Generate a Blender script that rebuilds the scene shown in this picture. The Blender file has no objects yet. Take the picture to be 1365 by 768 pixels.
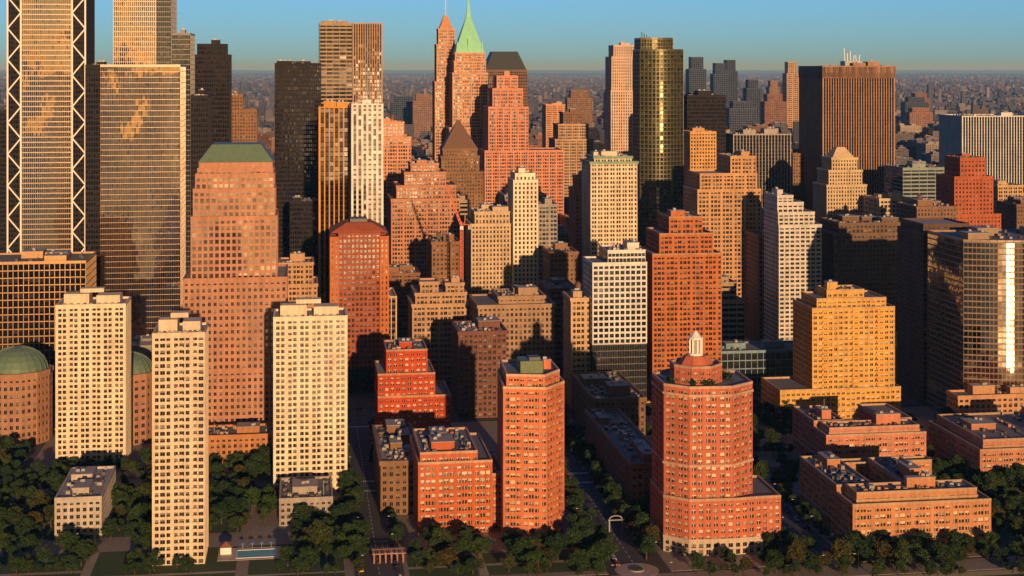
import bpy, math, random
import numpy as np
from mathutils import Vector
random.seed(7); rng=np.random.default_rng(7)
GR=math.radians(8); CG,SG=math.cos(GR),math.sin(GR)
SC=bpy.context.scene
CAMH=205.0
# ------------------------------------------------------------ materials
MC={}
def newmat(name):
    m=bpy.data.materials.new(name); m.use_nodes=True
    nt=m.node_tree; b=nt.nodes['Principled BSDF']
    return m,nt,b
def N(nt,t,**k):
    n=nt.nodes.new(t)
    for a,v in k.items(): setattr(n,a,v)
    return n
def math_(nt,op,a,b=None,c=None):
    n=N(nt,'ShaderNodeMath',operation=op)
    for i,v in enumerate((a,b,c)):
        if v is None: continue
        if isinstance(v,(int,float)): n.inputs[i].default_value=v
        else: nt.links.new(v,n.inputs[i])
    return n.outputs[0]
def mix_(nt,f,a,b,bt='MIX'):
    n=N(nt,'ShaderNodeMixRGB',blend_type=bt)
    for i,v in enumerate((f,a,b)):
        if isinstance(v,(int,float)): n.inputs[i].default_value=v
        elif isinstance(v,tuple): n.inputs[i].default_value=(*v[:3],1)
        else: nt.links.new(v,n.inputs[i])
    return n.outputs[0]
def wallmat(col,rough=.85,var=.35,name='masonry'):
    key=('w',col,rough,var)
    if key in MC: return MC[key]
    m,nt,b=newmat(name)
    tc=N(nt,'ShaderNodeTexCoord')
    def noise(scale,s,det=3):
        mp=N(nt,'ShaderNodeMapping'); mp.inputs['Scale'].default_value=s
        nt.links.new(tc.outputs['Object'],mp.inputs[0])
        n=N(nt,'ShaderNodeTexNoise'); n.inputs['Scale'].default_value=scale; n.inputs['Detail'].default_value=det
        nt.links.new(mp.outputs[0],n.inputs['Vector']); return n.outputs['Fac']
    a=noise(.07,(1,1,1),4); c=noise(1,(.7,.7,.04)); d=noise(1.2,(1,1,1),2)
    s=math_(nt,'ADD',math_(nt,'ADD',math_(nt,'MULTIPLY',a,1.1),c),math_(nt,'MULTIPLY',d,.9))
    f=math_(nt,'ADD',math_(nt,'MULTIPLY',math_(nt,'SUBTRACT',s,1.5),var*1.9),1.0)
    oi=N(nt,'ShaderNodeObjectInfo')
    f=math_(nt,'MULTIPLY',f,math_(nt,'ADD',math_(nt,'MULTIPLY',oi.outputs['Random'],.32),.82))
    v=N(nt,'ShaderNodeVectorMath',operation='SCALE'); v.inputs[0].default_value=col
    nt.links.new(f,v.inputs['Scale'])
    hs=N(nt,'ShaderNodeHueSaturation'); nt.links.new(v.outputs[0],hs.inputs['Color'])
    r2=math_(nt,'FRACT',math_(nt,'MULTIPLY',oi.outputs['Random'],17.3))
    nt.links.new(math_(nt,'ADD',math_(nt,'MULTIPLY',r2,.02),.49),hs.inputs['Hue'])
    r3=math_(nt,'FRACT',math_(nt,'MULTIPLY',oi.outputs['Random'],41.7))
    nt.links.new(math_(nt,'ADD',math_(nt,'MULTIPLY',r3,.16),.95),hs.inputs['Saturation'])
    nt.links.new(hs.outputs[0],b.inputs['Base Color'])
    b.inputs['Roughness'].default_value=rough
    MC[key]=m; return m
def glassmat(kind):
    key=('g',kind)
    if key in MC: return MC[key]
    P=dict(punch=dict(dark=(.012,.014,.018),blind=(.30,.25,.19),bl=.95,ior=1.42,met=0.,tilt=.03,r=.12,fr=(.12,.10,.08)),
           bright=dict(dark=(.035,.03,.025),blind=(.70,.56,.38),bl=.5,ior=1.5,met=.0,tilt=.03,r=.12,fr=(.5,.40,.28)),
           curtain=dict(dark=(.74,.60,.45),blind=(.34,.30,.26),bl=2.8,ior=1.5,met=1.0,tilt=.012,r=.05,fr=None),
           blue=dict(dark=(.13,.15,.17),blind=(.25,.25,.25),bl=1.6,ior=1.5,met=.85,tilt=.02,r=.06,fr=None),
           gold=dict(dark=(.25,.235,.115),blind=(.04,.04,.03),bl=.75,ior=1.5,met=.9,tilt=.05,r=.08,fr=None),
           black=dict(dark=(.007,.007,.009),blind=(.04,.03,.03),bl=1.2,ior=1.4,met=0.,tilt=.02,r=.07,fr=None))[kind]
    m,nt,b=newmat('window_glass_'+kind)
    uv=N(nt,'ShaderNodeUVMap'); sp=N(nt,'ShaderNodeSeparateXYZ'); nt.links.new(uv.outputs[0],sp.inputs[0])
    U,V=sp.outputs[0],sp.outputs[1]
    cb=N(nt,'ShaderNodeCombineXYZ'); nt.links.new(math_(nt,'FLOOR',U),cb.inputs[0]); nt.links.new(math_(nt,'FLOOR',V),cb.inputs[1])
    wn=N(nt,'ShaderNodeTexWhiteNoise',noise_dimensions='3D'); nt.links.new(cb.outputs[0],wn.inputs['Vector'])
    fv=math_(nt,'FRACT',V); fu=math_(nt,'FRACT',U)
    sc=N(nt,'ShaderNodeSeparateXYZ'); nt.links.new(wn.outputs['Color'],sc.inputs[0])
    thr=math_(nt,'ADD',math_(nt,'MULTIPLY',sc.outputs[0],P['bl']),.25)
    isb=math_(nt,'GREATER_THAN',fv,thr)
    isb=math_(nt,'MULTIPLY',isb,math_(nt,'ADD',math_(nt,'MULTIPLY',sc.outputs[1],.7),.3))
    dk=N(nt,'ShaderNodeVectorMath',operation='SCALE'); dk.inputs[0].default_value=P['dark']
    nt.links.new(math_(nt,'ADD',math_(nt,'MULTIPLY',sc.outputs[2],.5 if P['met']==0 else .2),.75),dk.inputs['Scale'])
    col=mix_(nt,isb,dk.outputs[0],P['blind'])
    if P['fr']:
        mu=math_(nt,'LESS_THAN',math_(nt,'ABSOLUTE',math_(nt,'SUBTRACT',fu,.5)),.045)
        col=mix_(nt,mu,col,P['fr'])
    nt.links.new(col,b.inputs['Base Color'])
    b.inputs['IOR'].default_value=P['ior']; b.inputs['Metallic'].default_value=P['met']; b.inputs['Roughness'].default_value=P['r']
    g=N(nt,'ShaderNodeNewGeometry')
    s1=N(nt,'ShaderNodeVectorMath',operation='SUBTRACT'); nt.links.new(wn.outputs['Color'],s1.inputs[0]); s1.inputs[1].default_value=(.5,.5,.5)
    s2=N(nt,'ShaderNodeVectorMath',operation='SCALE'); nt.links.new(s1.outputs[0],s2.inputs[0]); s2.inputs['Scale'].default_value=P['tilt']
    s3=N(nt,'ShaderNodeVectorMath',operation='ADD'); nt.links.new(g.outputs['Normal'],s3.inputs[0]); nt.links.new(s2.outputs[0],s3.inputs[1])
    tc=N(nt,'ShaderNodeTexCoord'); nn=N(nt,'ShaderNodeTexNoise'); nn.inputs['Scale'].default_value=.04; nn.inputs['Detail'].default_value=3; nt.links.new(tc.outputs['Object'],nn.inputs['Vector'])
    t1=N(nt,'ShaderNodeVectorMath',operation='SUBTRACT'); nt.links.new(nn.outputs['Color'],t1.inputs[0]); t1.inputs[1].default_value=(.5,.5,.5)
    t2=N(nt,'ShaderNodeVectorMath',operation='SCALE'); nt.links.new(t1.outputs[0],t2.inputs[0]); t2.inputs['Scale'].default_value=.12 if P['met']>0 else .02
    t3=N(nt,'ShaderNodeVectorMath',operation='ADD'); nt.links.new(s3.outputs[0],t3.inputs[0]); nt.links.new(t2.outputs[0],t3.inputs[1])
    s4=N(nt,'ShaderNodeVectorMath',operation='NORMALIZE'); nt.links.new(t3.outputs[0],s4.inputs[0])
    nt.links.new(s4.outputs[0],b.inputs['Normal'])
    MC[key]=m; return m
def plain(name,col,rough=.6,met=0.,var=.15):
    key=('p',name,col)
    if key in MC: return MC[key]
    m,nt,b=newmat(name)
    tc=N(nt,'ShaderNodeTexCoord'); n=N(nt,'ShaderNodeTexNoise'); n.inputs['Scale'].default_value=.6; n.inputs['Detail'].default_value=5
    nt.links.new(tc.outputs['Object'],n.inputs['Vector'])
    f=math_(nt,'ADD',math_(nt,'MULTIPLY',n.outputs['Fac'],var*4),1-var*2)
    v=N(nt,'ShaderNodeVectorMath',operation='SCALE'); v.inputs[0].default_value=col
    nt.links.new(f,v.inputs['Scale']); nt.links.new(v.outputs[0],b.inputs['Base Color'])
    b.inputs['Roughness'].default_value=rough; b.inputs['Metallic'].default_value=met
    MC[key]=m; return m
ROOF=plain('roof_membrane',(.17,.165,.16),.9,0,.24)
ROOFL=plain('roof_gravel',(.32,.30,.28),.9,0,.2)
METAL=plain('roof_equipment_metal',(.26,.26,.26),.5,.3)
METAL2=plain('roof_equipment_dark',(.10,.10,.10),.6,.2)
TANKW=plain('tank_wood',(.16,.09,.05),.8)
COPPER=plain('copper_patina',(.24,.62,.40),.6)
DGREEN=plain('aged_copper_roof',(.12,.19,.13),.6)
WHITE=plain('white_paint',(.75,.74,.70),.5,0,.05)
DARK=plain('dark_metal',(.03,.03,.035),.5)
# ------------------------------------------------------------ mesh builder
class MB:
    def __init__(s): s.V=[];s.L=[];s.M=[];s.U=[];s.mats=[]
    def mi(s,m):
        if m not in s.mats: s.mats.append(m)
        return s.mats.index(m)
    def quads(s,q,mat,uv=None):
        q=np.asarray(q,float).reshape(-1,4,3); n=len(q)
        if n==0: return
        s.V.append(q.reshape(-1,3)); s.L.append(np.full(n,4)); s.M.append(np.full(n,s.mi(mat)))
        s.U.append(np.zeros((n*4,2)) if uv is None else np.asarray(uv,float).reshape(-1,2))
    def poly(s,pts,mat):
        pts=np.asarray(pts,float); s.V.append(pts); s.L.append(np.array([len(pts)])); s.M.append(np.array([s.mi(mat)])); s.U.append(np.zeros((len(pts),2)))
    def mesh(s,name):
        V=np.concatenate(s.V);L=np.concatenate(s.L);M=np.concatenate(s.M);U=np.concatenate(s.U)
        me=bpy.data.meshes.new(name); me.vertices.add(len(V)); me.vertices.foreach_set('co',V.ravel())
        me.loops.add(len(V)); me.loops.foreach_set('vertex_index',np.arange(len(V),dtype=np.int32))
        me.polygons.add(len(L)); st=np.concatenate([[0],np.cumsum(L)[:-1]]).astype(np.int32)
        me.polygons.foreach_set('loop_start',st); me.polygons.foreach_set('material_index',M.astype(np.int32))
        for m in s.mats: me.materials.append(m)
        ul=me.uv_layers.new(name='UVMap'); ul.data.foreach_set('uv',U.ravel().astype(np.float32))
        me.update(calc_edges=True); return me
    def obj(s,name,loc=(0,0,0),rot=0):
        o=bpy.data.objects.new(name,s.mesh(name)); o.location=loc; o.rotation_euler=(0,0,rot)
        SC.collection.objects.link(o); return o
def boxq(A):
    A=np.asarray(A,float).reshape(-1,6); x0,x1,y0,y1,z0,z1=A.T
    def q(*p): return np.stack([np.stack(c,-1) for c in p],1)
    return np.concatenate([q((x0,y0,z0),(x1,y0,z0),(x1,y0,z1),(x0,y0,z1)),q((x1,y0,z0),(x1,y1,z0),(x1,y1,z1),(x1,y0,z1)),
      q((x1,y1,z0),(x0,y1,z0),(x0,y1,z1),(x1,y1,z1)),q((x0,y1,z0),(x0,y0,z0),(x0,y0,z1),(x0,y1,z1)),
      q((x0,y0,z1),(x1,y0,z1),(x1,y1,z1),(x0,y1,z1)),q((x0,y0,z0),(x0,y1,z0),(x1,y1,z0),(x1,y0,z0))])
def box(mb,x0,x1,y0,y1,z0,z1,mat): mb.quads(boxq([[x0,x1,y0,y1,z0,z1]]),mat)
def frust(mb,A,z0,B,z1,mat,cap=True):
    n=len(A); q=[]
    for i in range(n):
        j=(i+1)%n; q.append([(*A[i],z0),(*A[j],z0),(*B[j],z1),(*B[i],z1)])
    mb.quads(q,mat)
    if cap: mb.poly([(*p,z1) for p in B],mat)
def ngon(cx,cy,r,n=12,ph=0): return [(cx+r*math.cos(2*math.pi*i/n+ph),cy+r*math.sin(2*math.pi*i/n+ph)) for i in range(n)]
def rect(x0,x1,y0,y1): return [(x0,y0),(x1,y0),(x1,y1),(x0,y1)]
def cyl(mb,cx,cy,r,z0,z1,mat,n=12,r2=None): frust(mb,ngon(cx,cy,r,n),z0,ngon(cx,cy,r if r2 is None else r2,n),z1,mat)
def beam(mb,a,b,r,mat):
    a=Vector(a);b=Vector(b);d=(b-a).normalized(); up=Vector((0,0,1)) if abs(d.z)<.95 else Vector((1,0,0))
    s=d.cross(up).normalized()*r; t=d.cross(s).normalized()*r
    c=[s+t,s-t,-s-t,-s+t]; q=[]
    for i in range(4):
        j=(i+1)%4; q.append([tuple(a+c[i]),tuple(b+c[i]),tuple(b+c[j]),tuple(a+c[j])])
    q.append([tuple(b+x) for x in c]); q.append([tuple(a+x) for x in c]); mb.quads(q,mat)
# ------------------------------------------------------------ facade
def wall(mb,p,q,z0,z1,st):
    p=np.array(p,float);q=np.array(q,float);L=float(np.linalg.norm(q-p))
    if L<.3: return
    u=(q-p)/L; nr=np.array([u[1],-u[0]])
    wm=st['wall']
    if nr[1]>.6 or L<1.2:
        mb.quads([[(*p,z0),(*q,z0),(*q,z1),(*p,z1)]],wm); return
    H=z1-z0; n=max(1,round(L/st['bay'])); m=max(1,round(H/st['fl'])); bw=L/n; fh=H/m
    r0,r1=random.randint(0,900),random.randint(0,900)
    mb.quads([[(*p,z0),(*q,z0),(*q,z1),(*p,z1)]],st['glass'],[(r0,r1),(r0+n,r1),(r0+n,r1+m),(r0,r1+m)])
    def emit(A,mat):
        A=np.asarray(A,float); Q=boxq(A)
        X=Q[...,0];O=-Q[...,1];Z=Q[...,2]
        W=np.stack([p[0]+u[0]*X+nr[0]*O,p[1]+u[1]*X+nr[1]*O,Z],-1); mb.quads(W,mat)
    pd,sd=st['pd'],st['sd']; hw=st['pw']*bw/2; hs=st['sf']*fh/2
    A=[]
    if hw>0:
        wide=st.get('wide',0)
        for i in range(n+1):
            big=wide and (i%wide==0)
            k=1.0 if not wide else (1.3 if big else .5)
            a=i*bw-hw*k; b=i*bw+hw*k
            if i==0:a=-pd
            if i==n:b=L
            A.append((a,b,-pd,.05,z0,z1))
        emit(A,wm)
    A=[]
    if hs>0:
        for j in range(m+1):
            a=z0+j*fh-hs; b=z0+j*fh+hs*(1 if j<m else 0)
            if j==0:a=z0
            if j==m:b=z1-.01; a=z1-max(2*hs,.6)
            A.append((-sd,L,-sd,.05,a,b))
        emit(A,st.get('span') or wm)
    for zc in st.get('belts',()):
        z=z0+H*zc
        emit([(-pd-.35,L,-pd-.35,.05,z,z+.9)],st.get('trim') or wm)
def parapet(mb,P,z,st,ph=1.1):
    o1=max(st['pd'],st['sd'])+.06+st.get('corn',0); ti=.4; n=len(P)
    for i in range(n):
        p=np.array(P[i],float);q=np.array(P[(i+1)%n],float);L=np.linalg.norm(q-p)
        if L<.9: continue
        u=(q-p)/L; nr=np.array([u[1],-u[0]])
        zb=z-(.9 if st.get('corn',0) else 0)
        Q=boxq([(-o1,L-ti,-o1,ti,zb,z+ph)]);X=Q[...,0];O=-Q[...,1];Z=Q[...,2]
        mb.quads(np.stack([p[0]+u[0]*X+nr[0]*O,p[1]+u[1]*X+nr[1]*O,Z],-1),st.get('trim') or st['wall'])
def clutter(mb,x0,x1,y0,y1,z,st,k=1.0):
    w,d=x1-x0,y1-y0
    if w<5 or d<5: return
    R=random
    used=[]
    def place(sw,sd,sh,mat,zz=z):
        for _ in range(6):
            cx=R.uniform(x0+1.2+sw/2,max(x0+1.3+sw/2,x1-1.2-sw/2)); cy=R.uniform(y0+1.5+sd/2,max(y0+1.6+sd/2,y1-1.5-sd/2))
            if all(abs(cx-a)>(sw+c)/2+.3 or abs(cy-b)>(sd+e)/2+.3 for a,b,c,e in used):
                used.append((cx,cy,sw,sd)); 
                if mat: box(mb,cx-sw/2,cx+sw/2,cy-sd/2,cy+sd/2,zz,zz+sh,mat)
                return cx,cy
        return None
    for rep in range(1 if w*d<900 else 3):
        bw,bd=w*R.uniform(.25,.5),d*R.uniform(.25,.5); bw=min(bw,13);bd=min(bd,13)
        bh=R.uniform(2.6,5.2)
        c=place(bw,bd,bh,st['wall'])
        if c:
            box(mb,c[0]-bw/2-.2,c[0]+bw/2+.2,c[1]-bd/2-.2,c[1]+bd/2+.2,z+bh+.02,z+bh+.3,ROOFL)
            for _ in range(2):
                ax,ay=c[0]+R.uniform(-.3,.3)*bw,c[1]+R.uniform(-.3,.3)*bd
                box(mb,ax-.8,ax+.8,ay-.7,ay+.7,z+bh+.3,z+bh+1.4,METAL)
    for _ in range(int(k*min(16,w*d/45))):
        s=R.uniform(.6,2.4); place(s,s*R.uniform(.7,1.9),R.uniform(.6,1.8),R.choice([METAL,METAL2,METAL2,METAL,ROOFL,st['wall'],DARK]))
    if st.get('tank') and R.random()<.8:
        c=place(4,4,0,None)
        if c:
            for dx in(-1.2,1.2):
                for dy in(-1.2,1.2): beam(mb,(c[0]+dx,c[1]+dy,z),(c[0]+dx,c[1]+dy,z+3),.12,DARK)
            cyl(mb,c[0],c[1],1.9,z+3,z+6.6,TANKW,12); cyl(mb,c[0],c[1],2.05,z+6.6,z+8,TANKW,12,.1)
    if R.random()<.25:
        c=place(1,1,0,None)
        if c: beam(mb,(c[0],c[1],z),(c[0],c[1],z+R.uniform(5,9)),.1,METAL)
def S(wall_,glass='punch',bay=3.2,fl=3.3,pw=.5,sf=.45,pd=.35,sd=.3,span=None,**k):
    d=dict(wall=wall_ if not isinstance(wall_,tuple) else wallmat(wall_),glass=glassmat(glass),bay=bay,fl=fl,pw=pw,sf=sf,pd=pd,sd=sd,
           span=(wallmat(span) if isinstance(span,tuple) else span))
    for a,b in k.items(): d[a]=wallmat(b) if (a=='trim' and isinstance(b,tuple)) else b
    return d
FOOT=[]
def uv_of(x,y): return x*CG+(y-600)*SG, -x*SG+(y-600)*CG
def xy_of(u,v): return u*CG-v*SG, 600+u*SG+v*CG
def bld(name,x0,x1,Y,d,h,st,tiers=None,extra=None,clut=1.0,polys=None):
    """front wall stands at distance Y, from x0 to x1 (metres); d deep, h high"""
    xc=(x0+x1)/2; w=(x1-x0)/CG
    u,v=uv_of(xc,Y); FOOT.append((u-w/2,u+w/2,v,v+d))
    mb=MB(); zp=0
    if polys:
        for P,za,zb,s in polys:
            s=s or st
            for i in range(len(P)): wall(mb,P[i],P[(i+1)%len(P)],za,zb,s)
            parapet(mb,P,zb,s); mb.poly([(*p,zb+.05) for p in P],ROOF)
    for t in (tiers or ([] if polys else [(0,1,0,1,h)])):
        f0,f1,g0,g1,z1=t[:5]; s=t[5] if len(t)>5 and t[5] else st; z0=t[6] if len(t)>6 else zp
        P=rect((f0-.5)*w,(f1-.5)*w,g0*d,g1*d)
        for i in range(4): wall(mb,P[i],P[(i+1)%4],z0,z1,s)
        parapet(mb,P,z1,s); mb.poly([(*p,z1+.05) for p in P],random.choice([ROOF,ROOF,ROOFL]))
        zp=z1; last=(P,z1,s)
    if clut and not polys:
        P,z1,s=last; clutter(mb,P[0][0],P[1][0],P[0][1],P[2][1],z1+.05,s,clut)
    if extra: extra(mb,w,d)
    return mb.obj(name,(xc,Y,0),GR)
# ------------------------------------------------------------ styles
CREAM=S((.64,.53,.40),'punch',2.6,2.8,.46,.42,.35,.25,tank=False,wide=3)
CREAM2=S((.66,.55,.42),'punch',2.8,2.8,.46,.40,.5,.3,wide=2)
RED=S((.48,.12,.055),'bright',3.0,3.0,.46,.44,.3,.25,tank=True,trim=(.45,.28,.18))
REDW=S((.50,.125,.055),'bright',2.6,3.0,.46,.44,.3,.25,tank=True,trim=(.5,.32,.21),wide=3)
REDD=S((.36,.10,.05),'punch',2.6,3.3,.42,.42,.35,.25)
ORANGE=S((.50,.22,.09),'punch',2.8,3.2,.5,.45,.35,.25,tank=True,corn=.4)
TAN=S((.48,.32,.19),'punch',2.8,3.5,.48,.42,.4,.28,tank=True,corn=.5,wide=3)
TANL=S((.58,.44,.29),'punch',2.6,3.6,.48,.4,.45,.25,tank=True,corn=.5)
PINK=S((.56,.29,.165),'punch',2.5,3.5,.5,.4,.45,.22,tank=True,corn=.3,wide=4)
BROWN=S((.22,.12,.07),'punch',2.8,3.5,.5,.45,.35,.28,tank=True,corn=.6)
GREY=S((.28,.26,.24),'punch',2.8,3.5,.45,.42,.35,.28,tank=True,corn=.4,wide=3)
DBROWN=S((.10,.06,.04),'punch',2.6,3.0,.45,.5,.3,.25)
GRAN=S((.50,.27,.155),'curtain',3.0,3.6,.36,.38,.25,.2)
BLACK=S((.016,.013,.014),'black',1.8,3.8,.3,.35,.25,.1)
DBLUE=S((.05,.07,.10),'black',6,6,.4,.4,.3,.1)
STRT=S((.50,.36,.24),'black',2.2,3.7,.42,.35,.6,.05,span=(.12,.08,.06))
STRP=S((.40,.22,.15),'black',2.6,3.7,.34,.25,.9,.05,span=(.03,.022,.025))
HOR=S((.34,.26,.18),'black',6,3.7,.08,.42,.1,.25)
GLASSG=S(plain('mullion_metal',(.26,.21,.16),.4,.5),'curtain',1.5,3.9,.06,.09,.05,.04)
GLASSD=S(plain('mullion_dark',(.05,.05,.05),.4,.5),'blue',1.5,3.9,.12,.16,.12,.08)
GLASSB=S(plain('mullion_grey',(.30,.28,.27),.4,.5),'blue',2.2,3.6,.12,.3,.15,.1)
TEAL=S((.26,.32,.31),'blue',8,3.6,.06,.42,.08,.2)
GOLDG=S(plain('mullion_bronze',(.11,.10,.055),.45,.5),'gold',2.6,3.7,.26,.22,.4,.3)
WGRID=S((.62,.62,.60),'blue',3.2,3.4,.26,.34,.35,.3)
# ------------------------------------------------------------ front row
def gate_top(z,s=1):
    def e(mb,w,d):
        m=CREAM['wall']
        box(mb,-.42*w,-.05*w,.25*d,.75*d,z,z+5.5,m); box(mb,.05*w,.4*w,.35*d,.8*d,z,z+4.2,m)
        box(mb,-.2*w,.15*w,.45*d,.7*d,z+5.52,z+7.5,m)
        for i in range(9): box(mb,(-.42+.1*i)*w,(-.42+.1*i)*w+1.3,.08*d,.08*d+1.5,z,z+1.3,random.choice([METAL,METAL2]))
        box(mb,-.4*w,-.2*w,.3*d,.5*d,z+5.52,z+6.4,METAL2)
        for fx in ((-.34,.02,.30) if w>25 else (-.05,.26)):
            for j in range(1,34):
                zz=j*2.8
                if zz<z-4: box(mb,fx*w,fx*w+2.9,-1.2,-.52,zz,zz+.95,m)
    return e
bld('residential_tower',-148,-127.5,620,24,95,CREAM,clut=0,extra=gate_top(95))
bld('residential_tower',-231.5,-198,765,24,84,CREAM2,clut=0,extra=gate_top(84))
bld('residential_tower',-114,-80,722,24,85,CREAM2,clut=0,extra=gate_top(85))
bld('low_residential_building',-198,-179,652,50,18,S((.40,.36,.31),'punch',2.6,2.8,.45,.45),clut=1.5)
bld('low_residential_building',-104,-81,674,34,11.5,S((.38,.34,.30),'punch',2.6,2.8,.45,.45),clut=1.5)
bld('low_brick_building',-158,-121,772,22,16,ORANGE)
bld('brick_apartment_building',-71,-33,800,36,54,RED,tiers=[(0,1,0,1,30),(0,.78,0,1,42),(.12,.68,.1,.9,54)])
bld('brick_apartment_building',-41,-9,662,50,35,REDW,tiers=[(0,1,0,1,31),(.03,.8,.03,.9,35)],clut=2)
bld('brick_apartment_wing',-9,-3.6,668,30,24,REDW)
def tower6(mb,w,d):
    box(mb,-6,4,8,20,71,76.5,plain('green_panel',(.12,.17,.08))); clutter(mb,4,11,14,26,71.05,RED)
    box(mb,-2,3,9,15,76.52,78,METAL2)
bld('brick_apartment_tower',-3.4,25,652,40,71,REDW,extra=tower6,polys=[([(-14.2,2),(4,-2),(13.5,10),(13.5,36),(-12,38)],0,66,None),([(-12.5,4),(3.5,.5),(11.5,11),(11.5,34),(-11,36)],66,71,None)])
def lantern(mb,w,d):
    z=70; cx,cy=-2,17
    RW=RED
    P=ngon(cx,cy,11,8,math.pi/8)
    for i in range(8): wall(mb,P[i],P[(i+1)%8],70,77,RW)
    parapet(mb,P,77,RW); mb.poly([(*p,77.05) for p in P],ROOF)
    frust(mb,ngon(cx,cy,8,8,math.pi/8),77.1,ngon(cx,cy,5,8,math.pi/8),81,RED['wall'])
    cyl(mb,cx,cy,3.2,81,82,WHITE,12)
    for i in range(8):
        a=i*math.pi/4; beam(mb,(cx+2.6*math.cos(a),cy+2.6*math.sin(a),82),(cx+2.6*math.cos(a),cy+2.6*math.sin(a),88),.35,WHITE)
    cyl(mb,cx,cy,1.9,82,88,plain('lantern_glass',(.45,.45,.42),.2),10)
    cyl(mb,cx,cy,3.2,88,89,WHITE,12); cyl(mb,cx,cy,2.4,89,91.5,WHITE,12,.4)
    for i in range(14):
        a=random.uniform(0,6.28); r=random.uniform(13,15.5)
        mb.quads(leafquads(rng.normal(size=(60,3))*.8+np.array([cx+r*math.cos(a),cy+r*math.sin(a),71.5]),.35,rng),LEAF)
OCT=[(-18,8),(-9,0),(9,-1),(20,7),(20,30),(9,38),(-9,38),(-18,30)]
OCB=[(-18.5,6.5),(-9.5,-1.5),(9.5,-2.5),(22,-1),(30,-1),(30,30),(9,39),(-9,39),(-18.5,31)]
def leafmat(name,a,b_):
    m,nt,b=newmat(name); tc=N(nt,'ShaderNodeTexCoord'); n=N(nt,'ShaderNodeTexNoise'); n.inputs['Scale'].default_value=.55; n.inputs['Detail'].default_value=3
    nt.links.new(tc.outputs['Object'],n.inputs['Vector']); oi=N(nt,'ShaderNodeObjectInfo')
    f=math_(nt,'ADD',math_(nt,'MULTIPLY',math_(nt,'SUBTRACT',n.outputs['Fac'],.5),2.2),.5)
    c=mix_(nt,f,a,b_)
    c=mix_(nt,math_(nt,'MULTIPLY',math_(nt,'FRACT',math_(nt,'MULTIPLY',oi.outputs['Random'],13.7)),.7),c,(.012,.034,.014))
    r=math_(nt,'POWER',oi.outputs['Random'],9.0); c=mix_(nt,math_(nt,'MULTIPLY',r,.7),c,(.10,.065,.014))
    nt.links.new(c,b.inputs['Base Color']); b.inputs['Roughness'].default_value=.8; b.inputs['Specular IOR Level'].default_value=.15; return m
LEAF=leafmat('foliage',(.010,.028,.009),(.062,.105,.022)); BARK=plain('bark',(.07,.05,.035),.9)
def leafquads(P,size,rg):
    n=len(P); a=rg.normal(size=(n,3)); a/=np.linalg.norm(a,axis=1)[:,None]; b=np.cross(a,rg.normal(size=(n,3))); b/=np.linalg.norm(b,axis=1)[:,None]
    s=size*rg.uniform(.6,1.3,(n,1)); a=a*s; b=b*s*.7
    return np.stack([P-a-b,P+a-b,P+a+b,P-a+b],1)
bld('brick_apartment_tower',65,103,634,38,70,RED,extra=lantern,polys=[(OCB,0,6,S((.5,.4,.3),'punch',3,3,.4,.3)),(OCB,6,23,RED),(OCT,23,70,S((.48,.12,.055),'bright',3.0,3.0,.44,.44,.3,.25,trim=(.5,.32,.22),belts=(.3,.93),wide=2))])
bld('low_brick_building',55,72,694,110,22,BROWN,clut=3)
bld('low_brick_building',45,72,812,70,26,BROWN,clut=3)
bld('low_brick_building',-60,-42,690,70,24,BROWN,clut=3)
PKB=S((.50,.22,.125),'bright',3.0,3.0,.46,.44,.3,.25,trim=(.44,.30,.20),belts=(.28,),wide=3)
bld('courtyard_apartment_building',145,206,642,68,22,PKB,clut=0,tiers=[(0,1,0,.28,19),(.05,.92,.05,.24,23),(0,.26,.285,1,22,None,0),(.5,.75,.285,.9,22,None,0),(.262,1,.905,1,20,None,0)],
  extra=lambda mb,w,d:(clutter(mb,-.42*w,.4*w,.06*d,.23*d,23.1,PKB,2),clutter(mb,-.49*w,-.25*w,.3*d,.98*d,22.1,PKB,3),clutter(mb,.02*w,.23*w,.3*d,.88*d,22.1,PKB,3)))
bld('courtyard_apartment_building',159,211,762,52,22,PKB,clut=0,tiers=[(0,1,0,.35,19),(.05,.95,.05,.3,22),(0,.3,.355,1,22,None,0),(.7,1,.355,1,22,None,0)],
  extra=lambda mb,w,d:(clutter(mb,-.44*w,.4*w,.07*d,.28*d,22.1,PKB,2),clutter(mb,-.48*w,-.22*w,.38*d,.98*d,22.1,PKB,2)))
bld('courtyard_apartment_building',229,290,738,60,22,PKB,clut=3,tiers=[(0,1,0,1,18),(.05,1,.05,.95,22)])
YB=S((.64,.33,.09),'bright',3.1,3.1,.4,.42,.3,.4,tank=True,trim=(.5,.32,.17))
def balc(mb,w,d):
    for j in range(2,21):
        for fx in(-.38,-.02,.28): box(mb,fx*w,fx*w+3.6,-1.4,-.45,j*3.1+.4,j*3.1+1.5,YB['wall'])
bld('brick_apartment_tower',176,225.5,882,34,68,YB,extra=balc,tiers=[(-.4,1.06,-.05,1,17),(0,1,0,1,64),(.08,.92,.1,.9,69),(.25,.7,.3,.8,73)])
def arc(x0,x1,y,b,n=12): return [(x0+(x1-x0)*i/n, y-b*math.sin(math.pi*i/n)) for i in range(n+1)]
CURV=S(plain('mullion_bronze2',(.24,.17,.11),.45,.3),'curtain',2.0,3.4,.08,.22,.1,.12,span=(.24,.19,.15))
bld('curved_glass_apartment_tower',254,330,866,60,106,CURV,polys=[(arc(-33,38,0,9,16)+[(38,50),(-33,50)],0,106,CURV)],extra=lambda mb,w,d:clutter(mb,-30,35,5,45,106.1,CURV,1))
bld('brick_apartment_tower',254,262,896,60,104,DBROWN,tiers=[(0,4,.35,1,104),(.2,3.8,.4,.98,109)],clut=0)
bld('low_stone_building',250,330,846,14,21,S((.42,.25,.14),'punch',3.2,3.3,.4,.4,corn=.3))
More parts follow.
